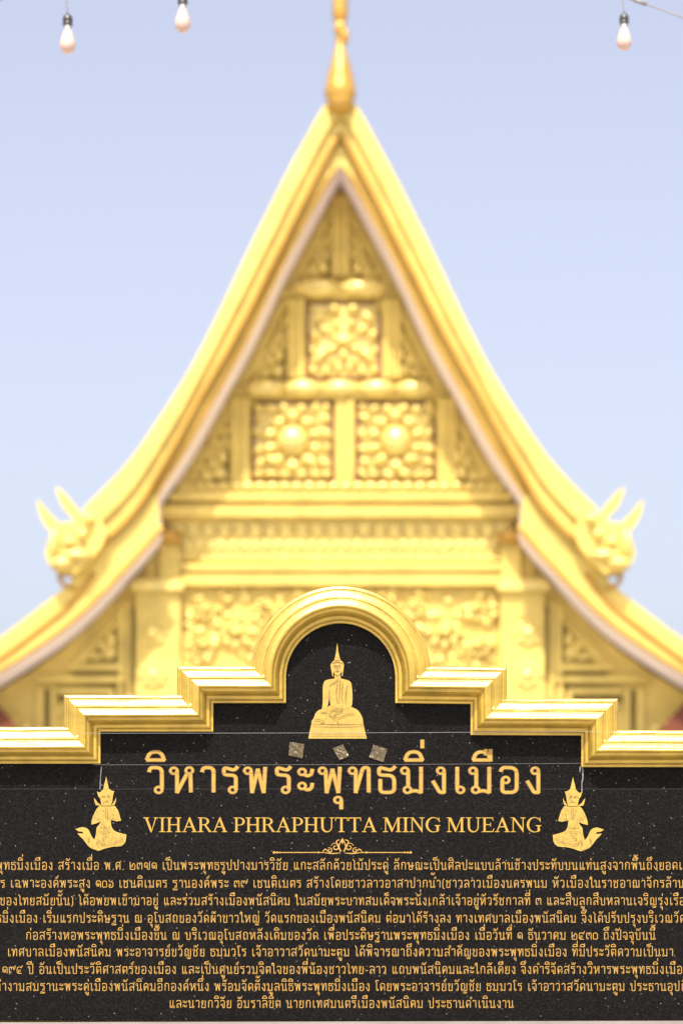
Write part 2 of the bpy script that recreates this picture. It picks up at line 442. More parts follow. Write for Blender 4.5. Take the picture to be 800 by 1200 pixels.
# top triangle: centre post and two small infill triangles
fluted(389, 232, 409, 326)
for mm in (lambda p: p, mir):
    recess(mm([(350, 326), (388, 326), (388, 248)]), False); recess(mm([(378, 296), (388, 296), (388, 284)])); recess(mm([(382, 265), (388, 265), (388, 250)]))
    bb = bmesh.new()
    pp = [(378, 315, 8, 9), (366, 318, 7, 6), (382, 300, 5, 8), (374, 304, 5, 6), (382, 283, 4, 7), (357, 321, 5, 4)]
    for x, y, rx, ry in pp:
        x = x if mm is not mir else MIR - x
        pball(bb, x, y, rx, ry, D, .10, .03)
    link('leaf_pattern', bb, M['relief_gold'], ped, True)
torus_bar(345, 452, 328, 351, 2)
flower_panel(360, 356, 445, 444, 'figure')
fluted(337, 352, 357, 446); fluted(448, 352, 469, 446)
torus_bar(290, 507, 446, 468, 5)
flower_panel(296, 473, 390, 564, 'lotus'); flower_panel(418, 473, 509, 564, 'lotus')
fluted(271, 468, 293, 568); fluted(393, 468, 415, 568); fluted(512, 468, 534, 568)
for mm in (lambda p: p, mir):
    for tri, pp in (([(291, 445), (335, 445), (335, 362)], [(325, 436, 8, 8), (311, 439, 8, 5), (327, 418, 6, 8), (317, 424, 5, 7), (329, 398, 4, 8), (299, 442, 5, 3)]),
                    ([(222, 566), (269, 566), (269, 478)], [(258, 556, 9, 9), (242, 560, 9, 6), (261, 537, 6, 9), (250, 544, 6, 7), (264, 516, 4, 9), (230, 563, 6, 3)])):
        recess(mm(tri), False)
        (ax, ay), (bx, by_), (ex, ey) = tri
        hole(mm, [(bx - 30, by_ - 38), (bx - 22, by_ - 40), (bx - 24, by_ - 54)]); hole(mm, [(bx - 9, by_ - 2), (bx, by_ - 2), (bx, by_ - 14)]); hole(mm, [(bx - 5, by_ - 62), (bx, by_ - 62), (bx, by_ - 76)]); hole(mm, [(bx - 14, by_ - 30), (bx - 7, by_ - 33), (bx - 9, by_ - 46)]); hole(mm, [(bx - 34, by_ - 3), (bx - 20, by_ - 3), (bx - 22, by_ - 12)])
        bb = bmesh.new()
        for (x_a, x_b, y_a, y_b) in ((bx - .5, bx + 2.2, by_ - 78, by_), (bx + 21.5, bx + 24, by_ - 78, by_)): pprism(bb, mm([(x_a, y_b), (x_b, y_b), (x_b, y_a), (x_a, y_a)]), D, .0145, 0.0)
        link('dark_gap', bb, M['recess_shade'], ped)  # dark strips painting the shade beside the posts
        bb = bmesh.new()
        for x, y, rx, ry in pp:
            x = x if mm is not mir else MIR - x
            pball(bb, x, y, rx, ry, D, .11, .03)
        link('leaf_pattern', bb, M['relief_gold'], ped, True)

for sd_, mm in enumerate((lambda p: p, mir)):
    carve(mm, [(352, 325), (388, 325), (388, 250)], 16, 3, 6, 20 + sd_)
    carve(mm, [(293, 444), (335, 444), (335, 364)], 22, 3, 6, 30 + sd_)
    carve(mm, [(225, 565), (269, 565), (269, 480)], 24, 3, 6, 40 + sd_)
    carve(mm, [(218, 692), (398, 692), (398, 840), (218, 840)], 110, 4, 9, 50 + sd_, .11)
    carve(mm, [(68, 826), (128, 826), (128, 870), (68, 870)], 26, 4, 8, 60 + sd_)
    carve(mm, [(104, 775), (137, 775), (137, 733)], 12, 3, 6, 70 + sd_)
    carve(mm, [(164, 700), (210, 700), (210, 870), (164, 870)], 10, 3, 6, 80 + sd_)

# cornice under the triangle and the petal frieze
frieze = None
def band(y0, y1, px0, px1, depth, m='temple_gold', name='cornice_band'):
    bb = bmesh.new(); pbox(bb, px0, y0, px1, y1, D, depth, 0.0)
    return link(name, bb, M[m], ped)
bb = bmesh.new()
for k in range(24):
    x0 = 226; wl = (571 - x0) / 24
    pball(bb, x0 + wl * (k + .5), 572, wl * .62, 5, D, .07, .12)
link('bead_row', bb, M['relief_gold'], ped, True)
band(569, 581, 208, 590, .13); band(581, 590, 200, 598, .22); band(590, 597, 193, 604, .10); band(597, 609, 190, 607, .26)
band(609, 613, 192, 605, .16)
def petals(name, y0, y1, n, px0, px1, depth, up=False):
    bb = bmesh.new(); wl = (px1 - px0) / n; h = y1 - y0
    for k in range(n):
        c = px0 + wl * (k + .5)
        pts = [(c - wl * .46, y0), (c + wl * .46, y0), (c + wl * .40, y0 + h * .45), (c, y1), (c - wl * .40, y0 + h * .45)]
        pprism(bb, pts, D, depth, 0.0)
        pball(bb, c, y0 + h * .35, wl * .26, h * .32, D, .03, depth)
    return link(name, bb, M['relief_gold'], ped)
band(613, 668, 198, 600, .05, name='frieze_ground')
petals('petal_row', 613, 632, 22, 200, 598, .11); petals('petal_row', 634, 650, 30, 200, 598, .08)
bb = bmesh.new()
for k in range(44):
    pball(bb, 203 + k * 9.0, 657, 4.2, 5, D, .07, .05)
link('bead_row', bb, M['relief_gold'], ped, True)
band(663, 671, 208, 590, .20); band(671, 676, 210, 588, .10); band(676, 688, 206, 592, .18)

# carved field above the sign
bb = bmesh.new(); rnd = random.Random(11)
def scroll(px, py, s, fl):
    for k in range(9):
        a = k * .75; r = s * (1 - k * .085)
        pball(bb, px + fl * math.cos(a) * r, py + math.sin(a) * r * .9, s * .36 * (1 - k * .05), s * .24, D, .10, .05, fl * a)
    pball(bb, px, py, s * .30, s * .30, D, .15, .05)
for mm in (1, -1):
    for (x, y, s_) in ((240, 715, 15), (275, 742, 20), (236, 758, 15), (312, 712, 16), (318, 765, 16), (268, 785, 14), (350, 700, 10), (350, 735, 14), (222, 800, 14), (300, 800, 16), (375, 715, 10)):
        bb = bmesh.new(); scroll(x if mm == 1 else MIR - x, y, s_, mm); link('scroll_carving', bb, M['relief_gold'], ped, True)
    bb = bmesh.new()
    for k in range(40):
        x = rnd.uniform(216, 392); y = rnd.uniform(694, 835)
        pball(bb, x if mm == 1 else MIR - x, y, rnd.uniform(4, 9), rnd.uniform(3, 6), D, rnd.uniform(.06, .13), .02, rnd.uniform(-1, 1))
    link('leaf_pattern', bb, M['relief_gold'], ped, True)
pbx = bmesh.new(); pbox(pbx, 214, 690, 584, 900, D, .015, 0.0); link('carved_field', pbx, M['temple_gold'], ped)

# piers with short upper columns, and the framed wing panels
for fl in (False, True):
    f = (lambda x: MIR - x) if fl else (lambda x: x)
    def fb(bm_, x0, y0, x1, y1, fr, bk=0.0):
        a, c = sorted((f(x0), f(x1))); pbox(bm_, a, y0, c, y1, D, fr, bk)
    bb = bmesh.new()
    fb(bb, 161, 696, 212, 1000, .24)
    pier = link('pier', bb, M['temple_gold'], temple)
    bb = bmesh.new(); fb(bb, 156, 688, 216, 696, .34); fb(bb, 159, 683, 213, 688, .29); link('pier_capital', bb, M['relief_gold'], pier)
    for (x, y, r) in ((180, 745, 15), (181, 794, 15), (181, 843, 15)):
        bb = bmesh.new()
        pball(bb, f(x), y, r * .62, r * .6, D, .10, .24, u=16, v=10)
        for k in range(8):
            a = k * math.pi / 4
            pball(bb, f(x) + math.cos(a) * r * .8, y + math.sin(a) * r * .8, r * .36, r * .28, D, .06, .24, -a)
        link('pier_rosette', bb, M['relief_gold'], pier, True)
    bb = bmesh.new(); fb(bb, 188, 640, 211, 683, .22); fb(bb, 172, 645, 186, 683, .08)
    col = link('upper_column', bb, M['temple_gold'], temple)
    bb = bmesh.new(); fb(bb, 184, 628, 214, 640, .32); pball(bb, f(199), 633, 14, 7, D, .12, .30); link('column_cap', bb, M['finial_gold'], col, True)
    # wing: triangular frame, then square frames below
    bb = bmesh.new()
    m2 = mir if fl else (lambda p: p)
    for a, c in (((148, 708), (82, 786)), ((140, 722), (95, 778))):
        tube(bb, [P(x, y, D, .05) for x, y in m2([a, c])], .06, 6)
    fb(bb, 140, 712, 147, 800, .10); fb(bb, 149, 705, 154, 870, .12)
    fb(bb, 78, 780, 140, 787, .10); fb(bb, 40, 794, 147, 801, .14)
    fb(bb, 45, 808, 52, 870, .10); fb(bb, 60, 808, 66, 870, .10); fb(bb, 68, 808, 134, 814, .10); fb(bb, 128, 814, 134, 870, .10); fb(bb, 138, 801, 144, 870, .10)
    wing = link('wing_frame', bb, M['temple_gold'], temple)
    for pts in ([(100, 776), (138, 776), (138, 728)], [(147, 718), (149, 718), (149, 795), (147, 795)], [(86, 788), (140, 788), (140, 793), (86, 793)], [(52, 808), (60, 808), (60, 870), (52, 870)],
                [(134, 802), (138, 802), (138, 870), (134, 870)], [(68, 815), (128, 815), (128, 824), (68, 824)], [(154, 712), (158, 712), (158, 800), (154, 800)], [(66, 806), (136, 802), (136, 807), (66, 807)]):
        bb = bmesh.new(); pprism(bb, m2(pts), D, .013, 0.0); link('wing_recess', bb, M['recess_shade'], wing)  # shade between the wing frames, painted as dark strips
    bb = bmesh.new()
    for x, y, rx, ry in ((128, 766, 10, 8), (113, 770, 9, 5), (131, 750, 6, 10), (121, 757, 6, 6), (88, 832, 12, 10), (108, 836, 12, 12), (98, 852, 14, 9), (82, 850, 7, 7), (118, 855, 8, 8), (28, 855, 10, 8), (16, 848, 8, 6)):
        pball(bb, f(x), y, rx, ry, D, .10, .03)
    link('wing_pattern', bb, M['relief_gold'], wing, True)

# hall body under the gable
bb = bmesh.new()
zb = EYE + (HOR - 1000) * S
box(bb, -4.6, 4.6, D + 0.02, D + 14, 0, zb - 0.004)
link('hall_wall', bb, M['cream'], temple)

# ================================================================== SIGN
DS = D_SIGN
s = K * DS
sign = thing('memorial_sign', 'black granite sign with Thai inscription, stepped gold frame and seated Buddha emblem', 'sign', (0, DS, 0))
inner = [(-330, 895.5), (118, 895.5), (118, 858), (250, 858), (250, 824.5), (335, 824.5), (335, 795)]
for k in range(1, 40):
    a = math.pi * k / 40
    inner.append((399 - 64 * math.cos(a), 795 - 64 * math.sin(a)))
inner += [(463, 795), (463, 824.5), (551, 825.5), (551, 862), (680.5, 862.5), (680.5, 899.5), (1130, 899.5)]

# granite slab
bb = bmesh.new()
bot = 1196.5
pl = [(-330, 890)] + [(x, y - 2) for x, y in inner[1:-1]] + [(1130, 894), (1130, bot), (-330, bot)]
pprism(bb, pl, DS, 0.0, -0.03)
slab = link('granite_panel', bb, M['granite'], sign)
# joints between the slabs
bb = bmesh.new()
pbox(bb, -330, 924.6, 1130, 925.5, DS, 0.0006, 0.0)
pprism(bb, [(117.5, 896), (118.4, 896), (118.4, 925), (117.5, 925)], DS, 0.0005, 0.0)
link('panel_joint', bb, M['seam'], slab)

# moulded frame
prof = [(0, 0), (0, 8), (2.3, 9), (2.8, 13), (4.2, 16.2), (6.6, 17.5), (7.2, 17.6), (7.8, 21), (9.2, 27), (11.6, 33), (14.6, 37), (14.8, 40), (16.0, 42.5), (17.6, 43.5), (18.4, 42.8),
        (20, 42), (22.5, 40.4), (24.6, 38), (25.0, 35), (26.4, 34.6), (26.8, 36.4), (29, 35.8), (32, 33.6), (35, 30.6), (36.4, 28), (36.6, 25.5), (38.0, 25.2), (38.3, 27), (40.8, 24.6), (42, 21), (42, -60)]
def offset_path(path, u):
    out = []
    for i, p in enumerate(path):
        def nrm(a, b):
            d = Vector((b[0] - a[0], b[1] - a[1])).normalized(); return Vector((d.y, -d.x))
        if i == 0: n = nrm(path[0], path[1]); out.append((p[0] + n.x * u, p[1] + n.y * u)); continue
        if i == len(path) - 1: n = nrm(path[-2], path[-1]); out.append((p[0] + n.x * u, p[1] + n.y * u)); continue
        n1, n2 = nrm(path[i - 1], p), nrm(p, path[i + 1])
        m_ = (n1 + n2) / (1 + n1.dot(n2))
        out.append((p[0] + m_.x * u, p[1] + m_.y * u))
    return out
from mathutils import noise as mnoise
def subdiv(path, step=22.0):
    out = [path[0]]
    for a, c in zip(path, path[1:]):
        n = max(1, round(math.dist(a, c) / step))
        out += [(a[0] + (c[0] - a[0]) * k / n, a[1] + (c[1] - a[1]) * k / n) for k in range(1, n + 1)]
    return out
bb = bmesh.new(); rows = []
fine = subdiv(inner)
for u, v in prof:
    rows.append([bb.verts.new(P(x, y + 0.45 * mnoise.noise((x * .021, y * .021, u * .05)) * min(1, u / 4), DS, (v + (1.1 * mnoise.noise((x * .03, y * .03, 3 + u * .12)) if 0 < u < 41 else 0)) / 1000.0)) for x, y in offset_path(fine, u)])
for a, c in zip(rows, rows[1:]):
    for k in range(len(a) - 1): bb.faces.new((a[k], a[k + 1], c[k + 1], c[k]))
frame = link('gold_frame', bb, M['frame_gold'], sign)
# masonry core behind slab and frame
bb = bmesh.new()
core = offset_path(inner, 40.5)
pprism(bb, core + [(1130, 1232), (-330, 1232)], DS, -0.032, -0.24)
link('sign_core', bb, M['frame_gold'], sign)
# ledge and plinth
bb = bmesh.new()
pts = [(-330, 1199.5), (1130, 1196.2), (1130, 1212), (-330, 1212)]
pprism(bb, pts, DS, 0.03, -0.031)
link('bottom_ledge', bb, M['plinth'], sign)
bb = bmesh.new()
x0, x1 = (-330 - CX) * s, (1130 - CX) * s
zt = EYE + (HOR - 1232) * s
box(bb, x0 - .1, x1 + .1, DS - .12, DS + .34, 0, zt - .002)
box(bb, x0, x1, DS - .028, DS - .0005 + .03, zt - .001, EYE + (HOR - 1212.5) * s)
link('sign_plinth', bb, M['plinth'], sign)

# ------------------------------------------------------------------ lettering

# A looped Thai hand, drawn as pen strokes: consonant height 100, baseline 0.
# each glyph = (advance, [strokes], [rings]); a stroke is a list of (x, y[, corner radius])
A_, B_ = 94, 6
_arch = lambda x0, x1: [(x0 - 1, 80), (x0 + 5, 94, 13), (x1, 94, 20), (x1, 6)]
_flag = lambda x1: [(x1 + 6, 99), (x1 - 4, 84, 8), (9, 95, 9), (9, 69, 8), (x1, 66, 11), (x1, 16)]
_beak = [(16, 54, 4), (25, 63, 2), (12, 72, 3), (20, 94, 14)]
TH = {
 'ก': (76, [[(16, 6)] + _beak + [(60, 94, 22), (60, 6)]], []),
 'ข': (70, [[(27, 82), (27, 68, 6), (16, 54, 6), (16, 6, 8), (54, 6, 8), (54, 97)]], [(17, 83)]),
 'ค': (74, [[(28, 46), (17, 6, 1), (12, 40, 8), (13, 94, 24), (60, 94, 24), (60, 6)]], [(36, 52)]),
 'ง': (60, [[(44, 83), (44, 6, 2), (31, 6, 5), (9, 48)]], [(34, 83)]),
 'จ': (66, [[(27, 33), (36, 6, 4), (52, 6, 6), (52, 94, 26), (12, 94, 14), (7, 80)]], [(21, 42)]),
 'ฉ': (82, [[(8, 80), (12, 94, 14), (58, 94, 22), (58, 18)], [(22, 44), (16, 16, 6), (54, 12)]], [(28, 50), (67, 14)]),
 'ช': (74, [[(27, 82), (27, 68, 6), (16, 54, 6), (16, 6, 8), (53, 6, 8), (53, 66, 4), (45, 77, 3), (66, 100)]], [(17, 83)]),
 'ซ': (74, [[(25, 86), (32, 72, 2), (22, 74, 2), (15, 56, 5), (15, 6, 8), (53, 6, 8), (53, 66, 4), (45, 77, 3), (66, 100)]], [(16, 83)]),
 'ญ': (98, [[(16, 16)] + _beak + [(54, 94, 20), (54, 6, 8), (82, 6, 8), (82, 97)], [(60, -16), (70, -26, 4), (84, -10)]], [(26, 15), (52, -17)]),
 'ฐ': (68, [_flag(50), [(26, -18), (34, -26, 2), (42, -14, 2), (50, -26, 3), (60, -10)]], [(40, 15), (18, -16)]),
 'ณ': (102, [[(16, 16)] + _beak + [(52, 94, 20), (52, 6, 2), (70, 15)], [(84, 97), (84, 18)]], [(26, 15), (78, 15)]),
 'ด': (74, [[(24, 34), (19, 6, 1), (12, 40, 10), (13, 94, 24), (60, 94, 24), (60, 6)]], [(30, 43)]),
 'ต': (74, [[(24, 34), (19, 6, 1), (12, 40, 10), (13, 94, 16), (36, 84, 3), (60, 94, 16), (60, 6)]], [(30, 43)]),
 'ถ': (76, [[(16, 16)] + _beak + [(60, 94, 22), (60, 6)]], [(26, 15)]),
 'ท': (76, [[(22, 83), (22, 6, 1), (44, 94, 12), (62, 94, 12), (62, 6)]], [(12, 83)]),
 'ธ': (68, [[(60, 99), (47, 84, 8), (9, 95, 9), (9, 68, 8), (56, 66, 18), (56, 6, 14), (13, 6, 11), (13, 54)]], []),
 'น': (80, [[(22, 83), (22, 6, 2), (52, 15)], [(58, 97), (58, 20)]], [(12, 83), (62, 15)]),
 'บ': (76, [[(22, 83), (22, 6, 7), (60, 6, 7), (60, 97)]], [(12, 83)]),
 'ป': (76, [[(22, 83), (22, 6, 7), (60, 6, 7), (60, 130)]], [(12, 83)]),
 'ผ': (76, [[(14, 83), (14, 6, 2), (37, 60, 3), (60, 6, 2), (60, 97)]], [(24, 83)]),
 'พ': (84, [[(22, 83), (25, 6, 1), (43, 88, 2), (61, 6, 1), (66, 97)]], [(12, 83)]),
 'ภ': (80, [[(20, 16), (20, 54, 4), (29, 63, 2), (16, 72, 3), (24, 94, 14), (64, 94, 22), (64, 6)]], [(10, 15)]),
 'ม': (80, [[(22, 83), (22, 22)], [(28, 9), (44, 13, 8), (62, 6, 1), (62, 97)]], [(12, 83), (20, 15)]),
 'ย': (70, [[(12, 83), (12, 66, 6), (28, 50, 3), (13, 42, 4), (13, 6, 8), (55, 6, 8), (55, 97)]], [(22, 83)]),
 'ร': (62, [_flag(46)], [(36, 15)]),
 'ล': (74, [[(8, 80), (14, 94, 14), (60, 94, 22), (60, 6)], [(14, 26), (16, 54, 14), (42, 57, 10), (59, 36)]], [(20, 17)]),
 'ว': (64, [[(8, 78), (12, 94, 14), (48, 94, 20), (48, 16)]], [(38, 15)]),
 'ศ': (76, [[(28, 46), (17, 6, 1), (12, 40, 8), (13, 94, 24), (60, 94, 24), (60, 6)], [(50, 90), (58, 94, 3), (72, 110)]], [(36, 52)]),
 'ษ': (80, [[(22, 83), (22, 6, 7), (60, 6, 7), (60, 97)], [(50, 48), (62, 42, 3), (76, 56)]], [(12, 83), (42, 46)]),
 'ส': (76, [[(8, 80), (14, 94, 14), (60, 94, 22), (60, 6)], [(14, 26), (16, 54, 14), (42, 57, 10), (59, 36)], [(50, 90), (58, 94, 3), (72, 110)]], [(20, 17)]),
 'ห': (82, [[(22, 83), (22, 6, 1), (54, 75)], [(63, 75), (65, 6)]], [(12, 83), (60, 84)]),
 'อ': (72, [[(14, 52), (13, 6, 11), (58, 6, 17), (58, 94, 24), (13, 94, 14), (8, 79)]], [(24, 50)]),
 'ะ': (58, [[(22, 71), (32, 64, 6), (45, 70, 8), (48, 90)], [(22, 21), (32, 14, 6), (45, 20, 8), (48, 40)]], [(16, 79), (16, 29)]),
 'า': (58, [[(8, 78), (12, 94, 14), (44, 94, 20), (44, 6)]], []),
 'ำ': (58, [[(8, 78), (12, 94, 14), (44, 94, 20), (44, 6)]], [(-14, 124)]),
 'เ': (44, [[(16, 97), (16, 15)]], [(26, 15)]),
 'แ': (76, [[(16, 97), (16, 15)], [(48, 97), (48, 15)]], [(26, 15), (58, 15)]),
 'โ': (46, [[(18, 15), (18, 106, 4), (6, 116, 4), (12, 132, 7), (44, 126)]], [(28, 15)]),
 'ใ': (46, [[(22, 15), (22, 134, 12), (4, 134, 9), (4, 118)]], [(32, 15), (8, 114)]),
 'ไ': (46, [[(22, 15), (22, 112, 8), (10, 118, 6), (6, 136)]], [(32, 15)]),
 'ิ': (0, [[(-68, 121), (-58, 149, 20), (-24, 151, 18), (-14, 121, 1), (-70, 121)]], []),
 'ี': (0, [[(-68, 121), (-58, 149, 20), (-24, 151, 18), (-14, 121, 1), (-70, 121)], [(-14, 116), (-14, 160)]], []),
 'ึ': (0, [[(-68, 121), (-58, 149, 20), (-24, 151, 18), (-14, 121, 1), (-70, 121)]], [(-16, 150)]),
 'ื': (0, [[(-68, 121), (-58, 149, 20), (-24, 151, 18), (-14, 121, 1), (-70, 121)], [(-14, 116), (-14, 160)], [(-29, 138), (-29, 160)]], []),
 'ั': (0, [[(-42, 119), (-26, 115, 10), (-8, 148)]], [(-48, 126)]),
 '็': (0, [[(-60, 118), (-60, 148, 10), (-36, 148, 6), (-10, 160)], [(-30, 120), (-14, 126, 6), (-14, 140)]], [(-38, 126)]),
 '่': (0, [[(-14, 117), (-14, 148)]], []),
 '้': (0, [[(-40, 119), (-26, 116, 8), (-8, 142)]], [(-44, 128)]),
 '์': (0, [[(-22, 130), (-18, 142, 4), (-6, 152)]], [(-28, 124)]),
 'ุ': (0, [[(-14, -20), (-14, -54)]], [(-24, -21)]),
 'ู': (0, [[(-30, -20), (-30, -48, 5), (-14, -48, 5), (-14, -12)]], [(-40, -21)]),
 'ฺ': (0, [[(-22, -18), (-12, -18)]], []),
 '๐': (66, [[(30, 10), (6, 10, 22), (6, 86, 26), (56, 86, 26), (56, 10, 26), (28, 10)]], []),
 '๑': (70, [[(42, 46), (40, 22, 10), (10, 26, 14), (9, 88, 24), (60, 88, 24), (60, 8)]], [(33, 46)]),
 '๒': (80, [[(10, 100), (10, 8, 10), (68, 8, 14), (68, 66, 10), (50, 84, 6), (40, 66, 8), (34, 54)]], [(28, 46)]),
 '๓': (76, [[(9, 24), (9, 86, 14), (36, 86, 12), (38, 58, 3), (40, 86, 12), (64, 86, 14), (64, 8)]], [(19, 20)]),
 '๕': (80, [[(30, 34), (20, 9, 4), (64, 9)], [(20, 9), (8, 30, 8), (10, 86, 22), (52, 86, 10), (56, 72, 5), (74, 106)]], [(37, 42)]),
 '๖': (68, [[(8, 100), (20, 76, 10), (58, 72, 20), (58, 8, 22), (10, 8, 18), (12, 34)]], [(22, 36)]),
 '๗': (86, [[(14, 44), (10, 88, 18), (46, 88, 16), (46, 8, 9), (72, 8, 9), (72, 104)]], [(24, 40)]),
 '๙': (86, [[(9, 24), (9, 86, 14), (34, 86, 12), (36, 58, 3), (38, 86, 12), (60, 86, 12), (62, 50, 5), (76, 70, 8), (80, 106)]], [(19, 20)]),
 '(': (36, [[(28, 112), (12, 90, 20), (12, 10, 20), (28, -14)]], []),
 ')': (36, [[(8, 112), (24, 90, 20), (24, 10, 20), (8, -14)]], []),
 '.': (30, [[(8, 7), (20, 7)]], []), '-': (44, [[(6, 42), (36, 42)]], []), ' ': (42, [], []),
}
ABOVE = 'ิีึืั็'; TONE = '่้๊๋์'; BELOW = 'ฺุู'; TALL = 'ปฝฟ'

def fillet(pts):
    out = []
    for i, p in enumerate(pts):
        if i in (0, len(pts) - 1) or len(p) < 3: out.append((p[0], p[1])); continue
        p0, p1, p2 = Vector(pts[i - 1][:2]), Vector(p[:2]), Vector(pts[i + 1][:2])
        u, v = (p0 - p1), (p2 - p1); lu, lv = u.length, v.length; u /= lu; v /= lv
        d = min(p[2] * 1.15, lu * .5, lv * .5)
        a, b_ = p1 + u * d, p1 + v * d; n = 6 if p[2] > 6 else 3
        for k in range(n + 1):
            t = k / n; q = a * (1 - t) ** 2 + p1 * 2 * t * (1 - t) + b_ * t * t
            out.append((q.x, q.y))
    return out

def split_sharp(st):
    """break a stroke where it doubles back, and let both ends run into the corner"""
    out, cur = [], [st[0]]
    for i in range(1, len(st) - 1):
        cur.append(st[i])
        u = (Vector(st[i][:2]) - Vector(st[i - 1][:2])).normalized(); v = (Vector(st[i + 1][:2]) - Vector(st[i][:2])).normalized()
        if (len(st[i]) < 3 or st[i][2] < 5) and u.dot(v) < 0.45:
            e = Vector(st[i][:2]) + u * 2.5; cur[-1] = (e.x, e.y); out.append(cur)
            e = Vector(st[i][:2]) - v * 2.5; cur = [(e.x, e.y)]
    cur.append(st[-1]); out.append(cur)
    return out

def pen(bm_, pts, w_, y0, y1, closed=False, conv=None):
    """a flat pen stroke of width w_ along pts, front face at y0"""
    n = len(pts); L_, R_ = [], []
    for i in range(n):
        p = Vector(pts[i])
        a = Vector(pts[(i - 1) % n if closed else max(i - 1, 0)]); c = Vector(pts[(i + 1) % n if closed else min(i + 1, n - 1)])
        d1 = (p - a).normalized() if (p - a).length > 1e-9 else (c - p).normalized()
        d2 = (c - p).normalized() if (c - p).length > 1e-9 else d1
        n1, n2 = Vector((-d1.y, d1.x)), Vector((-d2.y, d2.x)); m_ = n1 + n2
        if m_.length < 1e-6: m_ = n1
        m_.normalize(); k = min(1.9, 1 / max(.2, m_.dot(n1)))
        L_.append(p + m_ * (w_ / 2 * k)); R_.append(p - m_ * (w_ / 2 * k))
    def V(q, y): x_, z_ = conv(q); return bm_.verts.new((x_, y, z_))
    lf, rf = [V(q, y0) for q in L_], [V(q, y0) for q in R_]; lb, rb = [V(q, y1) for q in L_], [V(q, y1) for q in R_]
    for i in range(n if closed else n - 1):
        j = (i + 1) % n
        bm_.faces.new((lf[i], lf[j], rf[j], rf[i])); bm_.faces.new((lf[i], lb[i], lb[j], lf[j])); bm_.faces.new((rf[i], rf[j], rb[j], rb[i]))
    if not closed:
        bm_.faces.new((lf[0], rf[0], rb[0], lb[0])); bm_.faces.new((lf[-1], lb[-1], rb[-1], rf[-1]))

def thai_text(name, text, anchors, baseline, height, m, depth, weight, ring_w, ring_r, parent, track=8, edge=None):
    """anchors = ((char index, px), (char index or None for the line's end, px)); height = px of a plain consonant; weights in glyph units"""
    xs = []; x_ = 0
    for c in text: xs.append(x_); x_ += TH[c][0] + (track if TH[c][0] else 0)
    xa = xs[anchors[0][0]]; xb = (x_ - 12 - track) if anchors[1][0] is None else xs[anchors[1][0]]
    pa = anchors[0][1]; sx = (anchors[1][1] - pa) / (xb - xa); sy = height / 100.0
    bb = bmesh.new(); k = 0; eb = bmesh.new() if edge else None
    for ci, c in enumerate(text):
        dx = dy = 0.0; j = ci - 1
        if c in ABOVE + TONE + BELOW: dx = -track
        while j >= 0 and text[j] in ABOVE + TONE + BELOW: j -= 1
        basec = text[j] if j >= 0 else ' '
        if c in TONE:
            if any(text[q] in ABOVE for q in range(j + 1, ci)) or (ci + 1 < len(text) and text[ci + 1] == 'ำ'): dy = 46
        if c in ABOVE + TONE and basec in TALL: dx -= 20
        if c in ABOVE + TONE + BELOW: dx += {'ร': 5, 'ว': 5, 'ธ': 2, 'ง': 4, 'ญ': -4, 'ณ': -4}.get(basec, 0)
        conv = lambda q: (((pa + (q[0] + xs[ci] + dx - xa) * sx) - CX) * s, EYE + (HOR - (baseline - (q[1] + dy) * sy)) * s)
        strokes_, rings = TH[c][1:]
        for st in strokes_:
            for piece in split_sharp(st):
                y0 = DS - depth - (k % 19) * 0.00002; k += 1
                pen(bb, fillet(piece), weight, y0, DS, False, conv)
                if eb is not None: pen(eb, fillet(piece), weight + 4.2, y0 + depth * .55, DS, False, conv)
        for (cx_, cy_) in rings:
            y0 = DS - depth - (k % 19) * 0.00002; k += 1
            pen(bb, [(cx_ + ring_r * math.cos(q * math.pi / 7), cy_ + ring_r * math.sin(q * math.pi / 7)) for q in range(14)], ring_w, y0, DS, True, conv)
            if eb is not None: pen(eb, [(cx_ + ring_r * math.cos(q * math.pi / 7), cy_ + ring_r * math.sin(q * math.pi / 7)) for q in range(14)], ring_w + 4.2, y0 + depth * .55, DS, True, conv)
    o = link(name, bb, m, parent)
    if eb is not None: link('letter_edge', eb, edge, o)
    return o

T = 'วิหารพระพุทธมิ่งเมือง'
thai_text('thai_title', T, ((0, 171.5), (None, 632)), 931, 33.0, M['letter_gold'], 0.0010, 10.2, 6.8, 10.8, sign, 9, M['letter_edge'])

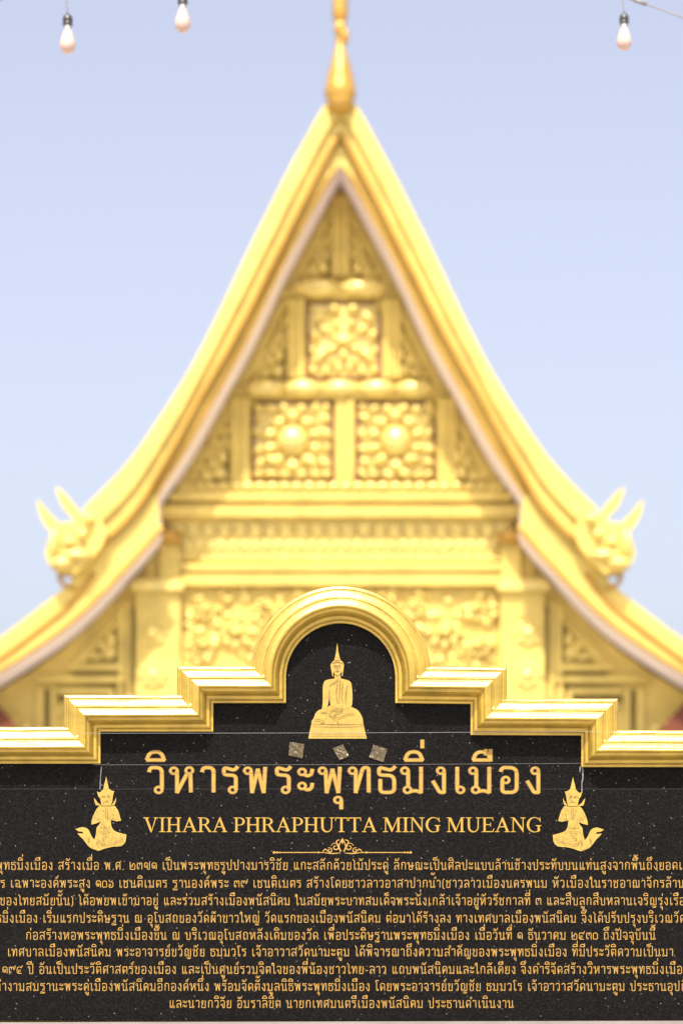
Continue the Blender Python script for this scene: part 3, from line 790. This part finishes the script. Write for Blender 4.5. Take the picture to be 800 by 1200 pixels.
LINES = [
 ('พระพุทธมิ่งเมือง สร้างเมื่อ พ.ศ. ๒๓๗๑ เป็นพระพุทธรูปปางมารวิชัย แกะสลักด้วยไม้ประดู่ ลักษณะเป็นศิลปะแบบล้านช้างประทับบนแท่นสูงจากพื้นถึงยอดเกศ', 'สร้าง', 68, 'ลักษณะ', 461, 1020),
 ('เมตร เฉพาะองค์พระสูง ๑๐๖ เซนติเมตร ฐานองค์พระ ๓๙ เซนติเมตร สร้างโดยชาวลาวอาสาปากน้ำ(ชาวลาวเมืองนครพนม หัวเมืองในราชอาณาจักรล้านช้าง', 'เฉพาะ', 12, 'หัวเมือง', 647, 1041),
 ('ของไทยสมัยนั้น) ได้อพยพเข้ามาอยู่ และร่วมสร้างเมืองพนัสนิคม ในสมัยพระบาทสมเด็จพระนั่งเกล้าเจ้าอยู่หัวรัชกาลที่ ๓ และสืบลูกสืบหลานเจริญรุ่งเรือง', 'ได้อพ', 92, 'และสืบ', 640, 1061.5),
 ('พระพุทธมิ่งเมือง เริ่มแรกประดิษฐาน ณ อุโบสถของวัดผ้าขาวใหญ่ วัดแรกของเมืองพนัสนิคม ต่อมาได้ร้างลง ทางเทศบาลเมืองพนัสนิคม จึงได้ปรับปรุงบริเวณวัด', 'เริ่ม', 50, 'จึง', 681, 1082),
 ('ก่อสร้างหอพระพุทธมิ่งเมืองขึ้น ณ บริเวณอุโบสถหลังเดิมของวัด เพื่อประดิษฐานพระพุทธมิ่งเมือง เมื่อวันที่ ๑ ธันวาคม ๒๕๓๐ ถึงปัจจุบันนี้', None, 30, None, 767, 1102),
 ('เทศบาลเมืองพนัสนิคม พระอาจารย์ขวัญชัย ธมฺมวโร เจ้าอาวาสวัดนามะตูม ได้พิจารณาถึงความสำคัญของพระพุทธมิ่งเมือง ที่มีประวัติความเป็นมา', None, 8.5, None, 788, 1121.5),
 ('๑๙๕ ปี อันเป็นประวัติศาสตร์ของเมือง และเป็นศูนย์รวมจิตใจของพี่น้องชาวไทย-ลาว แถบพนัสนิคมและใกล้เคียง จึงดำริจัดสร้างวิหารพระพุทธมิ่งเมือง', None, 2.5, 'จึงดำ', 610, 1142),
 ('สง่างามสมฐานะพระคู่เมืองพนัสนิคมอีกองค์หนึ่ง พร้อมจัดตั้งมูลนิธิพระพุทธมิ่งเมือง โดยพระอาจารย์ขวัญชัย ธมฺมวโร เจ้าอาวาสวัดนามะตูม ประธานอุปถัมภ์', 'พร้อม', 251, 'ประธาน', 738, 1162),
 ('และนายกวิจัย อัมราลิขิต นายกเทศมนตรีเมืองพนัสนิคม ประธานดำเนินงาน', None, 198, None, 601, 1182),
]
for t, a, pa, b_, pb, base in LINES:
    ia = 0 if a is None else t.index(a); ib = None if b_ is None else t.index(b_)
    thai_text('inscription_line', t, ((ia, pa), (ib, pb)), base, 9.6, M['small_gold'], 0.0004, 8.6, 5.8, 11.0, sign)

# roman capitals with serifs, drawn in thousandths of an em (cap height 662)
def arc(cx, cy, rx, ry, a0, a1, n=14): return [(cx + rx * math.cos(R(a0 + (a1 - a0) * k / n)), cy + ry * math.sin(R(a0 + (a1 - a0) * k / n))) for k in range(n + 1)]
def rect(x0, y0, x1, y1): return [(x0, y0), (x1, y0), (x1, y1), (x0, y1)]
def strip(o, i): return [o[k:k + 2] + i[k:k + 2][::-1] for k in range(len(o) - 1)]
def serif(x0, x1, y, up): return [(x0, y), (x1, y), (x1, y + 24 * up), ((x0 + x1) / 2 + (x1 - x0) * .22, y + 46 * up), ((x0 + x1) / 2 - (x1 - x0) * .22, y + 46 * up), (x0, y + 24 * up)]
def ser(*a): return [serif(*q) for q in a]
bowl = lambda cy, ry: strip([(240, cy + ry)] + arc(300, cy, 240, ry, 90, -90) + [(190, cy - ry)], [(240, cy + ry - 40)] + arc(290, cy, 145, ry - 38, 90, -90) + [(190, cy - ry + 36)])
GL = {
 'V': (722, [[(95, 640), (205, 640), (400, 130), (372, -12), (350, -12)], [(372, -12), (560, 640), (612, 640), (400, -12)]] + ser((15, 290, 662, -1), (500, 705, 662, -1))),
 'I': (333, [rect(115, 20, 217, 642)] + ser((18, 315, 0, 1), (18, 315, 662, -1))),
 'H': (722, [rect(102, 20, 204, 642), rect(518, 20, 620, 642), rect(200, 310, 522, 356)] + ser((18, 290, 0, 1), (18, 290, 662, -1), (432, 704, 0, 1), (432, 704, 662, -1))),
 'A': (722, [[(85, 20), (135, 20), (362, 560), (385, 674), (345, 674)], [(345, 674), (385, 674), (655, 20), (540, 20), (330, 540)], rect(190, 216, 500, 258)] + ser((15, 230, 0, 1), (450, 706, 0, 1))),
 'R': (667, [rect(102, 20, 204, 642), [(300, 330), (400, 330), (625, 30), (520, 20)]] + bowl(485, 172) + ser((17, 290, 0, 1), (500, 659, 0, 1)) + [rect(17, 630, 250, 662)]),
 'P': (556, [rect(102, 20, 204, 642)] + bowl(478, 180) + ser((17, 300, 0, 1)) + [rect(17, 632, 250, 662)]),
 'U': (722, strip([(102, 640), (102, 230)] + arc(352, 235, 250, 249, 180, 360, 18) + [(602, 640)], [(204, 640), (204, 235)] + arc(378, 235, 174, 195, 180, 360, 18) + [(552, 640)]) + ser((14, 290, 662, -1), (470, 705, 662, -1))),
 'T': (611, [rect(254, 20, 357, 640), rect(22, 618, 590, 660), [(22, 640), (62, 625), (45, 500), (15, 500)], [(590, 640), (550, 625), (567, 500), (597, 500)]] + ser((165, 450, 0, 1))),
 'M': (889, [rect(112, 20, 155, 645), rect(672, 20, 776, 645), [(100, 650), (228, 650), (470, 120), (432, 0), (415, 0)], [(425, 0), (440, 0), (720, 650), (675, 650), (430, 90)]] + ser((14, 256, 0, 1), (592, 863, 0, 1)) + [rect(14, 634, 220, 662), rect(680, 634, 863, 662)]),
 'N': (722, [rect(110, 20, 156, 640), rect(562, -8, 608, 640), [(90, 655), (195, 655), (606, 120), (606, -11), (590, -11)]] + ser((12, 255, 0, 1), (462, 707, 662, -1)) + [rect(12, 634, 190, 662)]),
 'G': (722, strip(arc(385, 331, 353, 345, 48, 322, 26), arc(405, 331, 262, 308, 48, 322, 26)) + [rect(530, 60, 628, 290), [(600, 560), (640, 462), (668, 462), (655, 668), (632, 668)], [(520, 70), (628, 70), (628, 45), (600, 20), (520, 5)]] + ser((440, 705, 312, -1))),
 'E': (611, [rect(102, 20, 204, 642), rect(190, 620, 545, 660), rect(190, 2, 560, 44), rect(190, 318, 440, 358), [(545, 650), (505, 630), (525, 510), (550, 510)], [(560, 10), (520, 35), (565, 165), (595, 165)], [(440, 340), (405, 338), (425, 240), (448, 240)], [(440, 340), (405, 338), (425, 435), (448, 435)]] + [rect(14, 632, 220, 660), rect(14, 2, 220, 30)]),
}
bb = bmesh.new()
txt = 'VIHARA PHRAPHUTTA MING MUEANG'
tot = sum(250 if c == ' ' else GL[c][0] for c in txt); em = (634.5 - 167.5) / tot
x = 167.5; lay = 0
for c in txt:
    if c == ' ': x += 250 * em; continue
    for k, poly in enumerate(GL[c][1]):
        pts = pxz([(x + px * em, 975.5 - py * em * 0.97 * 17.2 / (662 * em) if False else 975.5 - py * 17.2 / 662) for px, py in poly], DS)
        prism(bb, pts, DS - 0.0007 - (k % 30) * 0.000012, DS)
    x += GL[c][0] * em
link('english_title', bb, M['letter_gold'], sign)

# ------------------------------------------------------------------ emblems
def layered(name, layers, conv, m, parent, h0=0.0008, dh=0.0005):
    bb = bmesh.new()
    for k, pts in enumerate(layers): pprism(bb, [conv(p) for p in smooth_closed(pts)], DS, h0 + dh * k, 0.0)
    return link(name, bb, m, parent)
def strokes(name, lines, conv, wpx, m, parent, h):
    bb = bmesh.new()
    for k, ln in enumerate(lines):
        pts = [conv(p) for p in smooth_line(ln, 4)] if len(ln) > 2 else [conv(p) for p in ln]
        L_, R_ = [], []
        for i in range(len(pts)):
            a, c = pts[max(i - 1, 0)], pts[min(i + 1, len(pts) - 1)]
            d = Vector((c[0] - a[0], c[1] - a[1])).normalized(); t = i / (len(pts) - 1)
            ww = wpx * (0.35 + 0.65 * math.sin(math.pi * min(max(t, .12), .88)))
            L_.append((pts[i][0] - d.y * ww, pts[i][1] + d.x * ww)); R_.append((pts[i][0] + d.y * ww, pts[i][1] - d.x * ww))
        for i in range(len(pts) - 1):
            pprism(bb, [L_[i], L_[i + 1], R_[i + 1], R_[i]], DS, h + 0.00002 * (k % 8) + 0.000008 * (i % 2), h - .0002)
    return link(name, bb, m, parent)

cb = lambda p: (355 + p[0] / 9.41, 750 + p[1] / 9.41)
buddha = layered('buddha_emblem', [
    [(58, 1090), (702, 1090), (690, 1040), (664, 928), (92, 925), (74, 1010)],
    [(92, 930), (95, 895), (118, 865), (135, 815), (175, 775), (230, 760), (275, 740), (330, 712), (480, 732), (540, 745), (600, 775), (640, 830), (658, 880), (664, 932)],
    [(298, 436), (345, 428), (348, 380), (412, 380), (416, 428), (470, 440), (515, 458), (535, 500), (543, 600), (540, 715), (515, 748), (440, 765), (330, 740), (305, 715), (292, 640), (284, 520)],
    [(300, 434), (255, 446), (230, 468), (218, 520), (217, 620), (216, 700), (206, 780), (198, 860), (190, 915), (215, 922), (238, 912), (252, 850), (266, 765), (280, 690), (288, 620), (292, 520), (300, 470)],
    [(305, 300), (303, 275), (318, 250), (345, 225), (352, 190), (402, 190), (410, 222), (438, 248), (450, 275), (446, 320), (436, 400), (428, 402), (426, 345), (410, 380), (378, 396), (350, 382), (334, 345), (332, 408), (324, 405), (312, 340)],
    [(352, 192), (362, 150), (368, 100), (376, 38), (384, 100), (392, 150), (402, 192)],
], cb, M['emblem_gold'], sign)
strokes('engraved_line', [
    [(382, 478), (366, 560), (370, 640), (380, 690)], [(412, 445), (402, 560), (400, 640), (402, 690)], [(374, 690), (404, 690)], [(288, 506), (340, 475), (396, 436)], [(488, 500), (470, 600), (468, 700)],
    [(288, 560), (290, 640), (300, 720)], [(276, 820), (310, 838), (330, 860)], [(290, 800), (330, 770), (420, 770)], [(430, 730), (430, 775), (400, 800), (350, 808)], [(330, 830), (360, 826), (330, 855)],
    [(330, 880), (420, 850), (500, 820), (575, 812)], [(120, 886), (160, 880), (200, 885)], [(100, 934), (380, 942), (660, 934)], [(372, 915), (385, 900), (390, 920)], [(90, 1040), (690, 1040)],
    [(335, 290), (360, 284), (376, 292)], [(378, 292), (400, 284), (422, 290)], [(345, 305), (368, 308)], [(388, 308), (412, 305)], [(377, 300), (374, 326), (384, 328)], [(358, 345), (378, 350), (398, 345)],
    [(318, 262), (378, 246), (440, 262)], [(355, 226), (405, 226)], [(200, 800), (230, 806), (256, 800)], [(206, 880), (210, 912)], [(222, 880), (226, 912)], [(438, 470), (430, 560), (432, 690)],
], cb, 0.42, M['engraved'], buddha, 0.0008 + 5 * .0005 + .0003)

LEFT = lambda p: (60 + p[0] / 6.667, 900 + p[1] / 6.667)
RIGHT = lambda p: (795.5 - 60 - p[0] / 6.667 * 1.0, 900.5 + p[1] / 6.667)
dl = [
    [(340, 565), (312, 530), (292, 485), (255, 465), (225, 468), (188, 480), (212, 497), (243, 500), (252, 515), (204, 512), (228, 540), (250, 560), (285, 608), (318, 632), (366, 650), (400, 600)],
    [(385, 425), (467, 428), (470, 455), (490, 490), (530, 508), (588, 523), (582, 575), (548, 612), (480, 618), (420, 632), (366, 650), (330, 628), (335, 575), (350, 520), (355, 470), (372, 448)],
    [(375, 300), (430, 296), (498, 298), (520, 330), (535, 375), (546, 414), (510, 420), (468, 408), (466, 470), (380, 470), (388, 422), (350, 436), (314, 446), (316, 415), (340, 350)],
    [(334, 236), (348, 250), (362, 272), (380, 285), (395, 298), (350, 294), (340, 270)], [(508, 232), (500, 252), (484, 276), (470, 298), (496, 290), (506, 262)],
    [(358, 186), (378, 196), (395, 182), (412, 166), (450, 164), (472, 180), (494, 184), (484, 215), (478, 262), (468, 296), (394, 296), (384, 245), (368, 222)],
    [(408, 170), (415, 130), (424, 100), (430, 68), (437, 100), (444, 132), (452, 170)],
]
rnd = random.Random(5)
deco = []
for (cx_, cy_, wx, wy, n) in ((430, 245, 38, 35, 12), (430, 360, 90, 45, 22), (425, 450, 36, 28, 8), (430, 555, 70, 55, 26), (540, 560, 32, 30, 10), (290, 560, 20, 30, 6), (345, 600, 30, 24, 7)):
    for k in range(n):
        x_, y_ = cx_ + rnd.uniform(-wx, wx), cy_ + rnd.uniform(-wy, wy); a = rnd.uniform(0, 6.28); l_ = rnd.uniform(6, 13)
        deco.append([(x_, y_), (x_ + l_ * .5 * math.cos(a) + 2, y_ + l_ * .5 * math.sin(a)), (x_ + l_ * math.cos(a + .5), y_ + l_ * math.sin(a + .5))])
deco += [[(428, 310), (424, 360), (430, 400)], [(438, 310), (442, 360), (436, 400)], [(405, 232), (420, 228)], [(440, 228), (456, 232)], [(418, 262), (432, 266), (446, 262)], [(360, 490), (420, 500), (470, 488)], [(355, 545), (420, 600), (560, 560)]]
for conv in (LEFT, RIGHT):
    o = layered('deity_emblem', dl, conv, M['emblem_gold'], sign, .0008, .0004)
    strokes('engraved_line', deco, conv, 0.26, M['engraved'], o, .0008 + 6 * .0004 + .0003)

# flourish under the english title
fl = []
def spiral(cx_, cy_, r0, turns, a0, sg, n=16): return [(cx_ + sg * r0 * (1 - .8 * k / n) * math.cos(a0 + turns * 2 * math.pi * k / n), cy_ - r0 * (1 - .8 * k / n) * math.sin(a0 + turns * 2 * math.pi * k / n)) for k in range(n + 1)]
for sg in (-1, 1):
    c0 = 401
    fl += [spiral(c0 + sg * 8, 993, 5.2, 1.3, 0.3, sg), spiral(c0 + sg * 15, 997, 3.4, 1.2, 1.0, sg, 12), [(c0 + sg * 2, 999), (c0 + sg * 7, 987), (c0 + sg * 3, 984.5)],
           [(c0 + sg * 1, 998), (c0 + sg * 4, 992), (c0, 983)], [(c0 + sg * 17, 998), (c0 + sg * 20, 995.5), (c0 + sg * 23, 998.6)], [(c0 + sg * 3, 1000), (c0 + sg * 12, 1000.6), (c0 + sg * 22, 999.4)]]
o = strokes('scroll_flourish', fl, lambda p: p, 0.62, M['small_gold'], sign, 0.0006)
bb = bmesh.new()
for sg in (-1, 1):
    c0 = 401
    pprism(bb, [(c0 + sg * 22, 998.9), (c0 + sg * 81, 998.9), (c0 + sg * 81, 999.9), (c0 + sg * 22, 999.9)], DS, .0006, 0)
    for q_, r_ in ((80, 1.5), (76.5, 1.2), (73, 1.0), (28, 1.2)):
        pprism(bb, [(c0 + sg * q_ + r_ * math.cos(k * .7854), 999.4 + r_ * math.sin(k * .7854)) for k in range(8)], DS, .0007 + q_ * 1e-6, 0)
pprism(bb, [(401, 982), (402.4, 986), (401, 990), (399.6, 986)], DS, .0007, 0)
link('flourish_rule', bb, M['small_gold'], o)
# lime drips below the inner corners of the frame
bb = bmesh.new()
pprism(bb, [(118.3, 899), (119.4, 899), (118.2, 912), (117.6, 926), (116.8, 925), (117.4, 912)], DS, .0008, 0)
link('lime_drip', bb, M['drip'], slab)
bb = bmesh.new()
pprism(bb, [(680.5, 896), (682.6, 896), (683.4, 905), (683.2, 913), (681.8, 919), (682.2, 929), (681, 929), (680.9, 918), (682, 911), (681.6, 904)], DS, .0008, 0)
pprism(bb, [(678.6, 899), (680, 899), (679.6, 906), (678.9, 906)], DS, .0007, 0)
link('lime_drip', bb, M['drip'], slab)

# ------------------------------------------------------------------ things lying on the sign
sq = [([(339.4, 870.0), (356.6, 872.3), (354.0, 889.2), (338.0, 885.6)], 'flat gold leaf square stuck on granite left of the Buddha pedestal'),
      ([(389.6, 877.4), (401.8, 872.6), (408.9, 886.6), (397.6, 891.6)], 'tilted diamond shaped gold leaf square directly below the Buddha pedestal'),
      ([(437.2, 873.0), (453.6, 878.2), (449.2, 893.4), (432.4, 888.2)], 'gold leaf square stuck on granite right of the Buddha pedestal')]
for pts, lab in sq:
    bb = bmesh.new(); n = 5; gr = []
    for i in range(n + 1):
        row = []
        for j in range(n + 1):
            a, b2 = i / n, j / n
            x_ = (pts[0][0] * (1 - a) + pts[1][0] * a) * (1 - b2) + (pts[3][0] * (1 - a) + pts[2][0] * a) * b2
            y_ = (pts[0][1] * (1 - a) + pts[1][1] * a) * (1 - b2) + (pts[3][1] * (1 - a) + pts[2][1] * a) * b2
            row.append(bb.verts.new(P(x_, y_, DS, .0016 + random.uniform(0, .0014))))
        gr.append(row)
    for i in range(n):
        for j in range(n): bb.faces.new((gr[i][j], gr[i + 1][j], gr[i + 1][j + 1], gr[i][j + 1]))
    bmesh.ops.solidify(bb, geom=bb.faces[:], thickness=.0008)
    tag(link('gold_leaf_square', bb, M['leaf_square']), lab, 'gold leaf', 'gold leaf squares stuck on the sign')
for (xa, ya, xb, yb, oa, lab) in ((74, 862.8, 738, 860.6, .047, 'thin white thread stretched across the sign below the arch, higher of two'),
                                  (109, 897.2, 692, 895.4, .010, 'thin white thread along the tops of the large title letters, lower of two')):
    bb = bmesh.new()
    n = 24
    tube(bb, [P(xa + (xb - xa) * k / n, ya + (yb - ya) * k / n + 0.6 * math.sin(math.pi * k / n), DS, oa) for k in range(n + 1)], (.00028 if oa > .02 else .00017), 5)
    tag(link('nylon_thread', bb, M['thread']), lab, 'thread', 'threads across the sign')

# ================================================================== STRING LIGHTS
DBU = D_BULB; sb = K * DBU
def bulb(px, top, bottom, wire_y, lab):
    """px column, rows of the socket's top and of the glass's bottom, row where the drop cord leaves the wire"""
    t = thing('hanging_bulb', lab, 'light bulb', P(px, wire_y, DBU), 'bulbs hanging from the wires')
    c = P(px, 0, DBU); Z = lambda y: EYE + (HOR - y) * sb
    f = (bottom - top) / 45.0
    def prof(lst): return [(r * f * sb, Z(top + y * f)) for r, y in lst]
    bb = bmesh.new(); lathe(bb, prof([(1.0, 45), (4.0, 44.2), (6.6, 42.2), (8.4, 39), (9.1, 35.5), (8.8, 32), (7.6, 28), (6.2, 24), (5.2, 20.8), (4.6, 18.5)]), c, 24)
    link('glass_globe', bb, M['bulb'], t, True)
    bb = bmesh.new(); lathe(bb, prof([(4.5, 19), (4.7, 17.4), (4.2, 16.8), (4.6, 15.6), (4.2, 14.6), (4.5, 13.2), (4.2, 12)]), c, 20)
    link('metal_cap', bb, M['collar'], t, True)
    bb = bmesh.new(); lathe(bb, prof([(3.6, 13.4), (5.2, 13.2), (5.8, 11.6), (5.6, 10.2), (4.9, 9.4), (5.7, 8.6), (5.8, 6.4), (5.2, 3.4), (3.4, 1.0), (1.2, -.6)]), c, 20)
    link('socket', bb, M['socket'], t, True)
    bb = bmesh.new()
    tube(bb, [P(px, top + 1, DBU), P(px - .9, top - 8, DBU), P(px - 1.6, top - 14, DBU), P(px - 1.6, wire_y, DBU)], [.0014, .0014, .0022, .0022], 6)
    link('drop_cord', bb, M['cord'], t, True)
bulb(79.3, 16, 62.5, -24, 'pale bulb in dark socket hanging near the upper left corner of the sky')
bulb(214, -8.5, 37.5, -42, 'pale bulb hanging between the upper left bulb and the golden finial')
bulb(731, 15, 58.5, -5.5, 'pale bulb hanging below the sloping wire right of the golden finial')
bb = bmesh.new(); tube(bb, [P(-900, 136, DBU), P(0, 2 - 3, DBU), P(79, -12.5 - 11.5, DBU), P(214, -42, DBU), P(1100, -160, DBU)], .0028, 6)
tag(link('festoon_wire', bb, M['cord'], None, True), 'taut dark wire carrying the two bulbs left of the golden finial', 'wire', 'wires of the string lights')
bb = bmesh.new()
tube(bb, [P(300, -164, DBU), P(745, .4, DBU), P(757, 4.2, DBU)], .0032, 6)
tube(bb, [P(757, 4.2, DBU), P(800, 20, DBU), P(1300, 190, DBU)], .0022, 6)
tube(bb, [P(742, -1, DBU), P(757, 4.4, DBU)], .0055, 8)
tag(link('festoon_wire', bb, M['cord'], None, True), 'wire with a black sleeve sloping down into the upper right corner', 'wire', 'wires of the string lights')
